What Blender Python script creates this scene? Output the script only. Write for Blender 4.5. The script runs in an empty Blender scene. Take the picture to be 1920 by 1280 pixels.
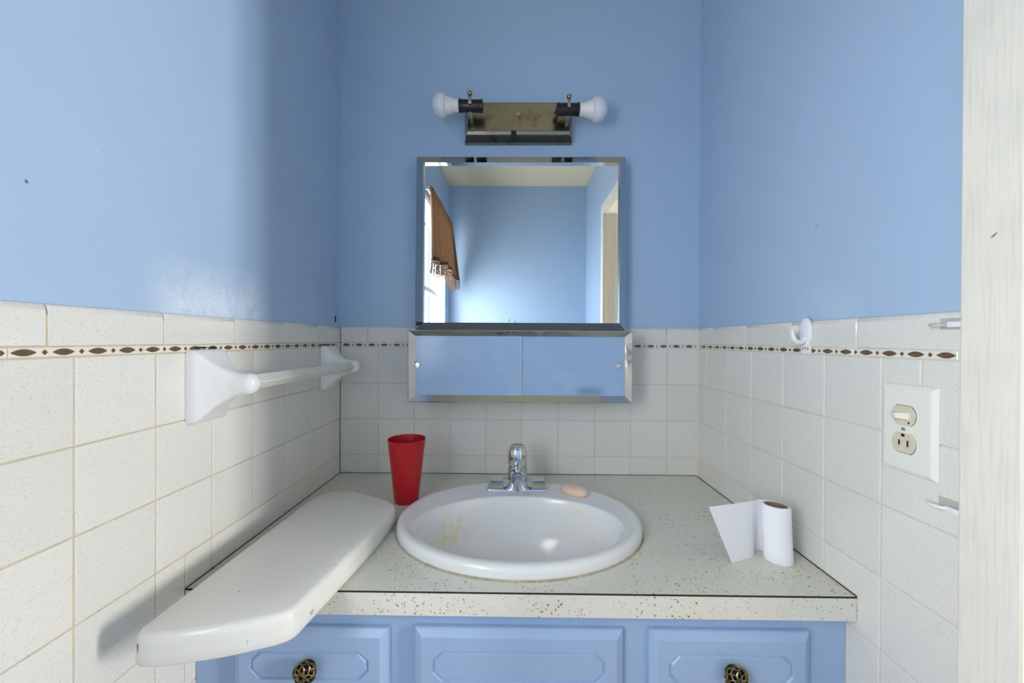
import bpy, bmesh, math, random
from mathutils import Vector, Matrix
random.seed(7)
SC = bpy.context.scene
COL = SC.collection
PI = math.pi

# ------------------------------------------------------------------ camera
cam_d = bpy.data.cameras.new('camera')
cam_d.sensor_width = 36.0
cam_d.lens = 746.709 * 36.0 / 1920.0
cam_d.clip_start = 0.02
cam = bpy.data.objects.new('camera', cam_d)
COL.objects.link(cam)
YAW, PITCH, ROLL, EYE = 0.01114, 0.00358, 0.00522, 1.20
cF = Vector((-math.sin(YAW) * math.cos(PITCH), math.cos(YAW) * math.cos(PITCH), -math.sin(PITCH)))
cR = Vector((math.cos(YAW), math.sin(YAW), 0))
cU = cR.cross(cF)
cX = cR * math.cos(ROLL) + cU * math.sin(ROLL)
cY = -cR * math.sin(ROLL) + cU * math.cos(ROLL)
cam.matrix_world = Matrix(((cX.x, cY.x, -cF.x, 0), (cX.y, cY.y, -cF.y, 0), (cX.z, cY.z, -cF.z, EYE), (0, 0, 0, 1)))
SC.camera = cam

# ------------------------------------------------------------------ view, world, daylight
SC.view_settings.view_transform = 'Standard'
SC.view_settings.look = 'None'
SC.view_settings.gamma = 1.0
SC.view_settings.use_curve_mapping = False
SC.view_settings.exposure = -0.04
SC.cycles.use_denoising = True
SC.cycles.max_bounces = 10
SC.cycles.diffuse_bounces = 6
SC.cycles.sample_clamp_indirect = 6.0

world = bpy.data.worlds.new('overcast_sky')
SC.world = world
world.use_nodes = True
world.node_tree.nodes['Background'].inputs[0].default_value = (0.86, 0.93, 1.0, 1)
world.node_tree.nodes['Background'].inputs[1].default_value = 1.2

# ------------------------------------------------------------------ measures of the room (metres)
XL, XR, YB = -0.5351, 0.5446, 1.2052      # tile faces left, right, back
YR, ZC = -0.86, 2.43                      # rear wall, ceiling
TT = 0.007                                # tile thickness
PT = 0.1095                               # tile pitch
ZT = 0.7942                               # worktop
YF = 0.6390                               # worktop front edge
WIN_Y0, WIN_Y1, WIN_Z0, WIN_Z1 = -0.70, 0.08, 1.00, 2.06
DOOR_Y0, DOOR_Y1, DOOR_Z = -0.110, 0.412, 1.972
HX = 3.05                                 # far wall of the next room
HW = (-0.72, -0.31, 0.80, 1.75)            # its window: y0 y1 z0 z1

def area(name, loc, rot, sx, sy, power, col):
    l = bpy.data.lights.new(name, 'AREA')
    l.shape = 'RECTANGLE'; l.size = sx; l.size_y = sy; l.energy = power; l.color = col
    o = bpy.data.objects.new(name, l); COL.objects.link(o)
    o.location = loc; o.rotation_euler = rot
    return o
area('daylight_bathroom_window', (XL - 0.135, (WIN_Y0 + WIN_Y1) / 2, (WIN_Z0 + WIN_Z1) / 2), (0, -PI / 2, 0), WIN_Z1 - WIN_Z0 - 0.06, WIN_Y1 - WIN_Y0 - 0.06, 34.0, (0.95, 0.975, 1.0))
area('daylight_next_room_window', (HX + 0.10, (HW[0] + HW[1]) / 2, (HW[2] + HW[3]) / 2), (0, PI / 2, 0), HW[3] - HW[2] - 0.05, HW[1] - HW[0] - 0.05, 120.0, (1.0, 0.985, 0.955))

# ------------------------------------------------------------------ materials
def lin(c):
    return tuple(((v / 255.0) / 12.92 if v / 255.0 <= 0.04045 else ((v / 255.0 + 0.055) / 1.055) ** 2.4) for v in c) + (1.0,)

class NT:
    def __init__(s, name):
        s.m = bpy.data.materials.new(name); s.m.use_nodes = True
        s.t = s.m.node_tree; s.p = s.t.nodes['Principled BSDF']
    def n(s, typ, **kw):
        nd = s.t.nodes.new(typ)
        for k, v in kw.items():
            setattr(nd, k, v)
        return nd
    def l(s, a, b):
        s.t.links.new(a, b)
    def pos(s):
        return s.n('ShaderNodeNewGeometry').outputs['Position']
    def objc(s):
        return s.n('ShaderNodeTexCoord').outputs['Object']
    def noise(s, vec, scale, detail=3, rough=0.55):
        nd = s.n('ShaderNodeTexNoise')
        nd.inputs['Scale'].default_value = scale; nd.inputs['Detail'].default_value = detail; nd.inputs['Roughness'].default_value = rough
        if vec is not None: s.l(vec, nd.inputs['Vector'])
        return nd.outputs['Fac']
    def ramp(s, fac, a, b, va=0.0, vb=1.0):
        nd = s.n('ShaderNodeMapRange'); nd.clamp = True
        for i, v in zip(('From Min', 'From Max', 'To Min', 'To Max'), (a, b, va, vb)):
            nd.inputs[i].default_value = v
        s.l(fac, nd.inputs['Value'])
        return nd.outputs['Result']
    def math(s, op, a, b=None):
        nd = s.n('ShaderNodeMath', operation=op)
        for i, v in enumerate((a, b)):
            if v is None: continue
            if hasattr(v, 'is_linked'): s.l(v, nd.inputs[i])
            else: nd.inputs[i].default_value = v
        return nd.outputs[0]
    def mix(s, fac, a, b):
        nd = s.n('ShaderNodeMix', data_type='RGBA')
        if hasattr(fac, 'is_linked'): s.l(fac, nd.inputs[0])
        else: nd.inputs[0].default_value = fac
        for v, i in ((a, 6), (b, 7)):
            if hasattr(v, 'is_linked'): s.l(v, nd.inputs[i])
            else: nd.inputs[i].default_value = v
        return nd.outputs[2]
    def base(s, v):
        if hasattr(v, 'is_linked'): s.l(v, s.p.inputs['Base Color'])
        else: s.p.inputs['Base Color'].default_value = v
        return s
    def rough(s, v):
        if hasattr(v, 'is_linked'): s.l(v, s.p.inputs['Roughness'])
        else: s.p.inputs['Roughness'].default_value = v
        return s
    def bump(s, h, strength, dist=0.001):
        nd = s.n('ShaderNodeBump'); nd.inputs['Strength'].default_value = strength; nd.inputs['Distance'].default_value = dist
        s.l(h, nd.inputs['Height']); s.l(nd.outputs[0], s.p.inputs['Normal'])
        return s
    def box(s, vec, lo, hi, soft):
        """soft 0..1 mask inside an axis-aligned region"""
        sep = s.n('ShaderNodeSeparateXYZ'); s.l(vec, sep.inputs[0])
        out = None
        for i in range(3):
            if lo[i] is None: continue
            a = s.ramp(sep.outputs[i], lo[i] - soft, lo[i] + soft); b = s.ramp(sep.outputs[i], hi[i] - soft, hi[i] + soft, 1, 0)
            m = s.math('MULTIPLY', a, b)
            out = m if out is None else s.math('MULTIPLY', out, m)
        return out

def plain(name, rgb, rough=0.5, metal=0.0, var=0.0, scale=30, spec=None, coat=0.0, world=False):
    t = NT(name)
    c = lin(rgb)
    if var > 0:
        f = t.noise(t.pos() if world else t.objc(), scale, 4)
        d = tuple(v * (1 - var) for v in c[:3]) + (1,)
        e = tuple(min(1, v * (1 + var * 0.5)) for v in c[:3]) + (1,)
        t.base(t.mix(t.ramp(f, 0.3, 0.7), d, e))
    else:
        t.base(c)
    t.rough(rough); t.p.inputs['Metallic'].default_value = metal
    if coat: t.p.inputs['Coat Weight'].default_value = coat; t.p.inputs['Coat Roughness'].default_value = 0.08
    if spec is not None: t.p.inputs['Specular IOR Level'].default_value = spec
    return t.m

M = {}
def wall_paint(name, rgb, patch=None):
    t = NT(name); p = t.pos()
    big = t.ramp(t.noise(p, 3.0, 3), 0.3, 0.7)
    c = lin(rgb)
    col = t.mix(big, tuple(v * 0.97 for v in c[:3]) + (1,), tuple(v * 1.02 for v in c[:3]) + (1,))
    fine = t.noise(p, 420, 2)
    rg = 0.42
    if patch:
        msk = t.box(p, patch[0], patch[1], patch[2])
        mp = t.n('ShaderNodeMapping'); mp.inputs['Scale'].default_value = (1, 1.5, 1.0); t.l(p, mp.inputs[0])
        blot = t.ramp(t.noise(mp.outputs[0], 17, 7, 0.72), 0.28, 0.54)
        grn = t.ramp(t.noise(p, 520, 3), 0.40, 0.60, 0.30, 1.0)
        m = t.math('MULTIPLY', t.math('MULTIPLY', msk, blot), grn)
        m = t.math('MULTIPLY', m, patch[3])
        col = t.mix(m, col, lin((232, 240, 250)))
    t.base(col).rough(rg)
    t.bump(fine, 0.12, 0.0006)
    return t.m
BLUE = (172, 197, 226)
M['paint_left'] = wall_paint('blue_wall_paint_left', BLUE, ((None, 0.60, 1.215), (None, 0.845, 1.305), 0.035, 1.0))
M['paint'] = wall_paint('blue_wall_paint', BLUE)
M['paint_right'] = wall_paint('blue_wall_paint_right', BLUE, ((None, 0.66, 1.238), (None, 0.78, 1.28), 0.03, 0.35))

def tile_mat(name, rgb):
    t = NT(name); p = t.pos()
    inf = t.n('ShaderNodeObjectInfo').outputs['Random']
    c = lin(rgb)
    base = t.mix(inf, tuple(v * 0.96 for v in c[:3]) + (1,), tuple(min(1, v * 1.02) for v in c[:3]) + (1,))
    sp = t.ramp(t.noise(p, 400, 2, 0.6), 0.56, 0.72)
    col = t.mix(t.math('MULTIPLY', sp, 0.40), base, lin((186, 176, 158)))
    sp2 = t.ramp(t.noise(p, 470, 2, 0.5), 0.62, 0.74)
    col = t.mix(t.math('MULTIPLY', sp2, 0.30), col, lin((120, 118, 116)))
    t.base(col); t.rough(0.16)
    t.bump(t.noise(p, 60, 2), 0.05, 0.002)
    return t.m
M['tile'] = tile_mat('speckled_cream_tile_glaze', (228, 226, 219))
M['grout'] = plain('pale_grout', (212, 208, 196), 0.85, var=0.10, scale=40, world=True)
M['grout_tan'] = plain('tan_stained_grout', (205, 188, 154), 0.85, var=0.16, scale=40, world=True)
M['strip'] = plain('ivory_border_tile', (232, 228, 218), 0.2)
M['leaf'] = plain('brown_glazed_inlay', (112, 86, 58), 0.3, var=0.3, scale=200, world=True)
M['ceiling'] = plain('cream_ceiling_paint', (236, 220, 186), 0.8, var=0.04, scale=60, world=True)
M['floor'] = plain('beige_vinyl', (178, 168, 150), 0.5, var=0.12, scale=14, world=True)
M['hallfloor'] = plain('oak_boards', (176, 146, 110), 0.45, var=0.2, scale=10, world=True)
M['hallwall'] = plain('pale_hall_paint', (232, 229, 220), 0.7)

def casing_mat():
    t = NT('chalky_white_wood_paint'); p = t.pos()
    mp = t.n('ShaderNodeMapping'); mp.inputs['Scale'].default_value = (1, 1, 0.045); t.l(p, mp.inputs[0])
    g = t.ramp(t.noise(mp.outputs[0], 240, 4, 0.6), 0.48, 0.8)
    s = t.ramp(t.noise(p, 14, 3), 0.45, 0.7)
    col = t.mix(t.math('MULTIPLY', g, 0.30), lin((236, 231, 218)), lin((172, 170, 162)))
    col = t.mix(t.math('MULTIPLY', s, 0.14), col, lin((180, 182, 178)))
    t.base(col).rough(0.5).bump(g, 0.25, 0.0006)
    return t.m
M['casing'] = casing_mat()

def laminate(name, rgb, dens):
    t = NT(name); p = t.pos()
    cl = t.ramp(t.noise(p, 5, 3), 0.35, 0.7)
    c = lin(rgb)
    col = t.mix(t.math('MULTIPLY', cl, 0.3), c, lin((206, 198, 172)))
    for sc, th, cc, pr in ((105, 0.15, (62, 48, 34), dens), (190, 0.19, (84, 66, 44), dens), (60, 0.10, (56, 42, 30), dens * 0.8)):
        v = t.n('ShaderNodeTexVoronoi'); v.inputs['Scale'].default_value = sc; t.l(p, v.inputs['Vector'])
        sep = t.n('ShaderNodeSeparateColor'); t.l(v.outputs['Color'], sep.inputs[0])
        keep = t.ramp(sep.outputs[0], pr - 0.01, pr + 0.01, 1, 0)
        patchy = t.ramp(t.noise(p, 9, 2), 0.40, 0.55)
        wob = t.math('ADD', v.outputs['Distance'], t.ramp(t.noise(p, 700, 2), 0.3, 0.7, -0.06, 0.06))
        dot = t.ramp(wob, th * 0.75, th, 1, 0)
        halo = t.ramp(v.outputs['Distance'], th, th * 2.3, 0.22, 0)
        k = t.math('MULTIPLY', keep, t.math('MAXIMUM', patchy, 0.35))
        col = t.mix(t.math('MULTIPLY', halo, k), col, lin((170, 126, 70)))
        col = t.mix(t.math('MULTIPLY', dot, k), col, lin(cc))
    t.base(col).rough(0.33)
    return t.m
M['laminate'] = laminate('speckled_laminate', (220, 220, 208), 0.50)
M['laminate_edge_lit'] = laminate('speckled_laminate_edge_lit', (226, 224, 214), 0.58)  # paler copy of the worktop laminate, the front edge's extra light in its colour
M['black_seam'] = plain('dark_laminate_core', (34, 27, 22), 0.7)
M['cabinet'] = plain('blue_cabinet_enamel', (160, 185, 219), 0.34, var=0.05, scale=8, world=True)
M['cab_dark'] = plain('cabinet_inside', (90, 80, 66), 0.8)

def sink_mat():
    t = NT('white_glazed_vitreous_china'); p = t.pos()
    col = lin((231, 232, 231))
    sp = t.ramp(t.noise(p, 260, 2), 0.70, 0.76)
    inside = t.box(p, (-0.3, 0.6, 0.6), (0.3, 1.0, 0.806), 0.004)
    c = t.mix(t.math('MULTIPLY', t.math('MULTIPLY', sp, inside), 0.55), col, lin((96, 92, 86)))
    st = t.ramp(t.noise(p, 75, 4, 0.65), 0.50, 0.58)
    for lo, hi in (((-0.175, 0.84, 0.73), (-0.120, 0.95, 0.792)), ((0.128, 0.88, 0.782), (0.158, 0.95, 0.802)), ((0.165, 0.80, 0.73), (0.185, 0.90, 0.785))):
        m = t.math('MULTIPLY', t.box(p, lo, hi, 0.010), st)
        c = t.mix(t.math('MULTIPLY', m, 0.9), c, lin((234, 222, 166)))
    t.base(c).rough(0.16)
    return t.m
M['china'] = sink_mat()
def lid_mat():
    t = NT('worn_white_china'); p = t.objc()
    sc = t.ramp(t.noise(p, 55, 3, 0.6), 0.70, 0.74)
    c = t.mix(t.math('MULTIPLY', sc, 0.6), lin((226, 224, 217)), lin((150, 132, 104)))
    t.base(c).rough(0.13)
    return t.m
M['lid'] = lid_mat()
M['bar_china'] = plain('white_ceramic', (234, 234, 232), 0.12)
M['bar'] = plain('ivory_plastic_bar', (226, 224, 212), 0.35, var=0.05)
M['caulk'] = plain('grimy_caulk', (182, 170, 146), 0.8, var=0.35, scale=70, world=True)
def chrome(name, rgb, rough, spot):
    t = NT(name); p = t.objc()
    t.base(lin(rgb)); t.p.inputs['Metallic'].default_value = 1.0
    t.rough(t.ramp(t.noise(p, spot, 4, 0.7), 0.45, 0.75, rough, rough + 0.22))
    return t.m
M['chrome'] = chrome('water_spotted_chrome', (214, 218, 222), 0.05, 260)
M['rail'] = chrome('polished_steel_rail', (205, 206, 206), 0.05, 30)
M['mirror'] = None
def mirror_mat():
    t = NT('silvered_mirror'); p = t.pos()
    t.p.inputs['Metallic'].default_value = 1.0; t.rough(0.0)
    mp = t.n('ShaderNodeMapping'); mp.inputs['Scale'].default_value = (1, 1, 0.3); t.l(p, mp.inputs[0])
    sp = t.ramp(t.noise(mp.outputs[0], 160, 3, 0.6), 0.60, 0.68)
    m = t.math('MULTIPLY', t.box(p, (-0.3, None, 1.23), (0.31, None, 1.262), 0.007) if False else t.box(p, (-0.06, 1.0, 1.23), (0.06, 1.3, 1.264), 0.008), sp)
    t.base(t.mix(m, lin((236, 240, 238)), lin((60, 66, 72))))
    return t.m
M['mirror'] = mirror_mat()
def bronze():
    t = NT('tarnished_bronze_plate'); p = t.objc()
    f = t.ramp(t.noise(p, 26, 5, 0.7), 0.5, 0.75)
    g = t.ramp(t.noise(p, 330, 2), 0.4, 0.7)
    c = t.mix(f, lin((160, 153, 136)), lin((122, 104, 82)))
    c = t.mix(t.math('MULTIPLY', g, 0.25), c, lin((96, 88, 72)))
    t.base(c); t.p.inputs['Metallic'].default_value = 1.0
    t.rough(0.27)
    return t.m
M['bronze'] = bronze()
M['steel'] = plain('dull_steel', (176, 172, 158), 0.42, 1.0)
M['brass'] = plain('aged_brass_ball', (172, 148, 110), 0.16, 1.0)
M['socket'] = plain('black_bakelite', (22, 22, 28), 0.28)
M['card'] = plain('brown_card', (98, 62, 34), 0.7)
M['bulb_white'] = plain('white_bulb_plastic', (236, 236, 230), 0.4)
def frosted():
    t = NT('frosted_bulb_diffuser')
    t.base(lin((226, 228, 236))).rough(0.18)
    t.p.inputs['Subsurface Weight'].default_value = 0.35
    t.p.inputs['Subsurface Radius'].default_value = (0.01, 0.01, 0.012)
    t.p.inputs['Subsurface Scale'].default_value = 1.0
    return t.m
M['globe'] = frosted()
def glassdoor():
    t = NT('dusty_blue_backed_glass'); p = t.pos()
    s = t.ramp(t.noise(p, 16, 4, 0.65), 0.5, 0.8)
    d = t.ramp(t.noise(p, 190, 2), 0.74, 0.78)
    c = t.mix(t.math('MULTIPLY', s, 0.28), lin((160, 188, 222)), lin((200, 214, 230)))
    c = t.mix(d, c, lin((226, 232, 238)))
    sm = t.box(p, (0.17, 1.0, 1.05), (0.24, 1.2, 1.066), 0.012)
    c = t.mix(t.math('MULTIPLY', sm, 0.55), c, lin((70, 84, 108)))
    t.base(c).rough(0.16); t.p.inputs['Specular IOR Level'].default_value = 0.35
    return t.m
M['door_glass'] = glassdoor()
M['glass_edge'] = plain('pale_ground_glass_edge', (176, 192, 204), 0.3)
M['box_metal'] = plain('grey_cabinet_enamel', (150, 156, 160), 0.45)
M['black'] = plain('black_rubber', (14, 14, 15), 0.5)
M['red'] = plain('red_plastic', (186, 22, 32), 0.34)
M['soap'] = plain('pale_peach_soap', (238, 208, 186), 0.45, var=0.05)
def paper():
    t = NT('white_tissue'); p = t.objc()
    t.base(lin((240, 240, 243))).rough(0.9)
    t.bump(t.noise(p, 500, 2), 0.25, 0.0006)
    return t.m
M['paper'] = paper()
M['cardboard'] = plain('grey_brown_cardboard', (136, 120, 106), 0.85)
M['plate'] = plain('off_white_plastic', (234, 234, 224), 0.3)
M['ivory'] = plain('aged_ivory_plastic', (216, 208, 186), 0.35, var=0.06, scale=120)
M['ivory_toggle'] = plain('ivory_toggle_plastic', (224, 220, 204), 0.3)
M['hole'] = plain('dark_slot', (36, 26, 18), 0.7)
M['hookwhite'] = plain('white_hook_plastic', (236, 238, 240), 0.3)
def clear():
    t = NT('clear_plastic')
    t.base((0.93, 0.94, 0.90, 1)).rough(0.12)
    t.p.inputs['Transmission Weight'].default_value = 0.75; t.p.inputs['IOR'].default_value = 1.25
    return t.m
M['clear'] = clear()
M['tape'] = plain('white_tape', (236, 236, 232), 0.6)
M['knob_dark'] = plain('blackened_knob_core', (18, 18, 26), 0.25, 0.6)
M['knob_brass'] = plain('antique_brass_weave', (150, 136, 98), 0.3, 1.0, var=0.75, scale=160)
def cloth(name, a, b):
    t = NT(name); p = t.objc()
    f = t.ramp(t.noise(p, 160, 3), 0.35, 0.65)
    t.base(t.mix(f, lin(a), lin(b))).rough(0.85)
    t.p.inputs['Sheen Weight'].default_value = 0.2
    return t.m
M['curtain'] = cloth('brown_sheer_cloth', (98, 70, 52), (130, 98, 74))
_t = M['curtain'].node_tree
_tr = _t.nodes.new('ShaderNodeBsdfTranslucent'); _tr.inputs[0].default_value = lin((120, 84, 54))
_mx = _t.nodes.new('ShaderNodeMixShader'); _mx.inputs[0].default_value = 0.12
_t.links.new(_t.nodes['Principled BSDF'].outputs[0], _mx.inputs[1]); _t.links.new(_tr.outputs[0], _mx.inputs[2])
_t.links.new(_mx.outputs[0], _t.nodes['Material Output'].inputs[0])
M['fringe'] = cloth('brown_fringe_yarn', (66, 45, 33), (104, 74, 53))
M['white_paint'] = plain('white_window_enamel', (238, 238, 234), 0.35)
def pane():
    m = bpy.data.materials.new('window_glass'); m.use_nodes = True
    t = m.node_tree; t.nodes.remove(t.nodes['Principled BSDF'])
    a = t.nodes.new('ShaderNodeBsdfTransparent'); b = t.nodes.new('ShaderNodeBsdfGlossy'); b.inputs['Roughness'].default_value = 0.02
    x = t.nodes.new('ShaderNodeMixShader')
    x.inputs[0].default_value = 0.06; t.links.new(a.outputs[0], x.inputs[1]); t.links.new(b.outputs[0], x.inputs[2])
    t.links.new(x.outputs[0], t.nodes['Material Output'].inputs[0])
    return m
M['pane'] = pane()
M['chip'] = plain('bare_plaster_chip', (214, 200, 180), 0.8)
M['mark'] = plain('dark_blue_scuff', (86, 112, 150), 0.6)
M['crack'] = plain('brown_wood_crack', (120, 100, 78), 0.8)
M['mildew'] = plain('dark_mildew', (44, 44, 40), 0.9)

# ------------------------------------------------------------------ mesh helpers
class MB:
    def __init__(s):
        s.v = []; s.f = []; s.mi = []
    def add(s, vs, fs, mi=0):
        o = len(s.v); s.v += [tuple(v) for v in vs]
        for f in fs:
            s.f.append(tuple(i + o for i in f)); s.mi.append(mi)
        return s
    def box(s, x0, x1, y0, y1, z0, z1, mi=0, bev=0.0, seg=2):
        if bev <= 0:
            vs = [(x, y, z) for x in (x0, x1) for y in (y0, y1) for z in (z0, z1)]
            return s.add(vs, [(0, 1, 3, 2), (4, 6, 7, 5), (0, 4, 5, 1), (2, 3, 7, 6), (0, 2, 6, 4), (1, 5, 7, 3)], mi)
        bm = bmesh.new(); bmesh.ops.create_cube(bm, size=1)
        for v in bm.verts:
            v.co = Vector(((x0 + x1) / 2 + v.co.x * (x1 - x0), (y0 + y1) / 2 + v.co.y * (y1 - y0), (z0 + z1) / 2 + v.co.z * (z1 - z0)))
        bmesh.ops.bevel(bm, geom=list(bm.edges), offset=bev, segments=seg, profile=0.5, affect='EDGES')
        bm.verts.index_update()
        s.add([v.co for v in bm.verts], [[v.index for v in f.verts] for f in bm.faces], mi); bm.free()
        return s
    def loft(s, rings, close=True, cap0=False, cap1=False, mi=0):
        n = len(rings[0]); vs = [p for r in rings for p in r]; fs = []
        for j in range(len(rings) - 1):
            for i in range(n if close else n - 1):
                a = j * n + i; b = j * n + (i + 1) % n
                fs.append((a, b, b + n, a + n))
        if cap0: fs.append(tuple(range(n))[::-1])
        if cap1: fs.append(tuple(range((len(rings) - 1) * n, len(rings) * n)))
        return s.add(vs, fs, mi)
    def lathe(s, prof, o, axis='z', n=32, cap0=False, cap1=False, mi=0, flute=0, famp=0):
        rings = []
        for r, h in prof:
            rg = []
            for i in range(n):
                a = 2 * PI * i / n
                rr = r * (1 + famp * math.cos(flute * a)) if flute else r
                c, d = rr * math.cos(a), rr * math.sin(a)
                if axis == 'z': q = (o[0] + c, o[1] + d, o[2] + h)
                elif axis == 'x': q = (o[0] + h, o[1] + c, o[2] + d)
                else: q = (o[0] + d, o[1] + h, o[2] + c)
                rg.append(q)
            rings.append(rg)
        return s.loft(rings, True, cap0, cap1, mi)
    def tube(s, pts, r, n=10, mi=0, flat=None):
        pts = [Vector(p) for p in pts]; rings = []
        prev = None
        for i, p in enumerate(pts):
            d = (pts[min(i + 1, len(pts) - 1)] - pts[max(i - 1, 0)]).normalized()
            if prev is None:
                up = Vector((0, 0, 1)) if abs(d.z) < 0.9 else Vector((1, 0, 0))
                u = d.cross(up).normalized()
            else:
                u = (prev - d * prev.dot(d)).normalized()
            prev = u; w = d.cross(u)
            rr = r[i] if isinstance(r, (list, tuple)) else r
            k = flat or 1.0
            rings.append([p + u * math.cos(2 * PI * j / n) * rr + w * math.sin(2 * PI * j / n) * rr * k for j in range(n)])
        return s.loft(rings, True, True, True, mi)
    def mesh(s, name, mats, smooth=None):
        me = bpy.data.meshes.new(name)
        me.from_pydata(s.v, [], s.f); 
        for m in (mats if isinstance(mats, (list, tuple)) else [mats]): me.materials.append(m)
        me.polygons.foreach_set('material_index', s.mi)
        bm = bmesh.new(); bm.from_mesh(me); bmesh.ops.recalc_face_normals(bm, faces=bm.faces); bm.to_mesh(me); bm.free()
        if smooth is not None:
            me.shade_smooth(); me.set_sharp_from_angle(angle=math.radians(smooth))
        me.update()
        return me

WL = {}     # world location of each object's origin (parents are never rotated)
def put(name, mb, mats, parent=None, smooth=None, origin=None, label=None, cat=None, group=None, kind=None):
    if origin is None:
        xs, ys, zs = zip(*mb.v)
        origin = Vector(((min(xs) + max(xs)) / 2, (min(ys) + max(ys)) / 2, min(zs) if parent is None else (min(zs) + max(zs)) / 2))
    origin = Vector(origin)
    mb.v = [(x - origin.x, y - origin.y, z - origin.z) for x, y, z in mb.v]
    o = bpy.data.objects.new(name, mb.mesh(name, mats, smooth))
    COL.objects.link(o)
    place(o, origin, parent); tag(o, label, cat, group, kind)
    return o
def place(o, origin, parent):
    WL[o] = Vector(origin)
    if parent is not None:
        o.parent = parent; o.location = WL[o] - WL[parent]
    else:
        o.location = WL[o]
def tag(o, label=None, cat=None, group=None, kind=None):
    for k, v in (('label', label), ('category', cat), ('group', group), ('kind', kind)):
        if v: o[k] = v
def thing(name, loc, label, cat, group=None, kind=None):
    o = bpy.data.objects.new(name, None); o.empty_display_size = 0.05
    COL.objects.link(o); place(o, loc, None); tag(o, label, cat, group, kind)
    return o

# ------------------------------------------------------------------ room shell
WT = 0.11
xl, xr, yb = XL - TT, XR + TT, YB + TT
f = MB().box(xl - WT, xr + WT, YR - WT, yb + WT, -0.08, 0.0)
put('floor', f, M['floor'], label='beige vinyl bathroom floor', cat='floor', kind='structure')
put('ceiling', MB().box(xl - WT, xr + WT, YR - WT, yb + WT, ZC, ZC + 0.08), M['ceiling'], label='cream painted bathroom ceiling', cat='ceiling', kind='structure')
wb = put('wall_back', MB().box(xl - WT, xr + WT, yb, yb + WT, 0, ZC), M['paint'], label='blue wall with tiled lower half behind the mirror and sink', cat='wall', kind='structure')
wr = put('wall_rear', MB().box(xl - WT, xr + WT, YR - WT, YR, 0, ZC), M['paint'], label='plain blue wall opposite the mirror', cat='wall', kind='structure')
m = MB()
m.box(xl - WT, xl, WIN_Y1, yb, 0, ZC); m.box(xl - WT, xl, YR, WIN_Y0, 0, ZC)
m.box(xl - WT, xl, WIN_Y0, WIN_Y1, 0, WIN_Z0); m.box(xl - WT, xl, WIN_Y0, WIN_Y1, WIN_Z1, ZC)
wl = put('wall_left', m, M['paint_left'], label='blue wall with cream tiles and the white towel bar', cat='wall', kind='structure')
m = MB(); J = 0.02
m.box(xr, xr + WT, DOOR_Y1 + J, yb, 0, ZC); m.box(xr, xr + WT, YR, DOOR_Y0 - J, 0, ZC)
m.box(xr, xr + WT, DOOR_Y0 - J, DOOR_Y1 + J, DOOR_Z + J, ZC)
wrt = put('wall_right', m, M['paint_right'], label='blue wall with white tiles and the light switch plate', cat='wall', kind='structure')

# next room beyond the doorway, with its window
hx0 = xr + WT; hy0, hy1 = -1.5, 1.5
put('floor', MB().box(hx0, HX + 0.1, hy0, hy1, -0.08, 0.0), M['hallfloor'], label='wooden floor of the next room beyond the doorway', cat='floor', kind='structure')
put('ceiling', MB().box(hx0, HX + 0.1, hy0, hy1, ZC, ZC + 0.08), M['ceiling'], label='pale ceiling of the next room beyond the doorway', cat='ceiling', kind='structure')
m = MB()
m.box(HX, HX + 0.08, hy0, HW[0], 0, ZC); m.box(HX, HX + 0.08, HW[1], hy1, 0, ZC)
m.box(HX, HX + 0.08, HW[0], HW[1], 0, HW[2]); m.box(HX, HX + 0.08, HW[0], HW[1], HW[3], ZC)
put('wall_far', m, M['hallwall'], label='pale wall of the next room around its window', cat='wall', kind='structure')
m = MB(); m.box(hx0, HX + 0.08, hy0 - 0.08, hy0, 0, ZC)
put('wall_side', m, M['hallwall'], label='pale side wall of the next room, behind the doorway', cat='wall', kind='structure')
m = MB(); m.box(hx0, HX + 0.08, hy1, hy1 + 0.08, 0, ZC)
put('wall_end', m, M['hallwall'], label='pale end wall of the next room, past the vanity wall', cat='wall', kind='structure')

# windows -----------------------------------------------------------
def window(name, x_in, x_out, y0, y1, z0, z1, inward, label, bars):
    t = thing(name, ((x_in + x_out) / 2, (y0 + y1) / 2, z0), label, 'window', kind='structure')
    xa, xb = min(x_in, x_out), max(x_in, x_out)
    m = MB(); w = 0.03
    m.box(xa, xb, y0, y0 + w, z0, z1); m.box(xa, xb, y1 - w, y1, z0, z1)
    m.box(xa, xb, y0 + w, y1 - w, z0, z0 + w); m.box(xa, xb, y0 + w, y1 - w, z1 - w, z1)
    put('window_frame', m, M['white_paint'], t)
    xm = (xa + xb) / 2
    for yy in bars:
        put('muntin', MB().box(xm - 0.012, xm + 0.012, yy - 0.011, yy + 0.011, z0 + w, z1 - w, bev=0.003), M['white_paint'], t)
    zz = (z0 + z1) / 2
    put('meeting_rail', MB().box(xm - 0.014, xm + 0.014, y0 + w, y1 - w, zz - 0.016, zz + 0.016, bev=0.003), M['white_paint'], t)
    for a, b in ((z0 + w, zz - 0.016), (zz + 0.016, z1 - w)):
        put('pane', MB().box(xm - 0.002, xm + 0.002, y0 + w, y1 - w, a, b), M['pane'], t)
    xi = x_in
    m = MB().box(min(xi, xi + inward * 0.05), max(xi, xi + inward * 0.05), y0 - 0.04, y1 + 0.04, z0 - 0.02, z0, bev=0.004)
    put('window_sill', m, M['white_paint'], t)
    return t
window('window_1', xl, xl - WT, WIN_Y0, WIN_Y1, WIN_Z0, WIN_Z1, 1, 'bright white framed window behind the brown valance', [WIN_Y0 + 0.52])
window('window_2', HX, HX + 0.08, HW[0], HW[1], HW[2], HW[3], -1, 'daylit window in the next room beyond the doorway', [(HW[0] + HW[1]) / 2])

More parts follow.
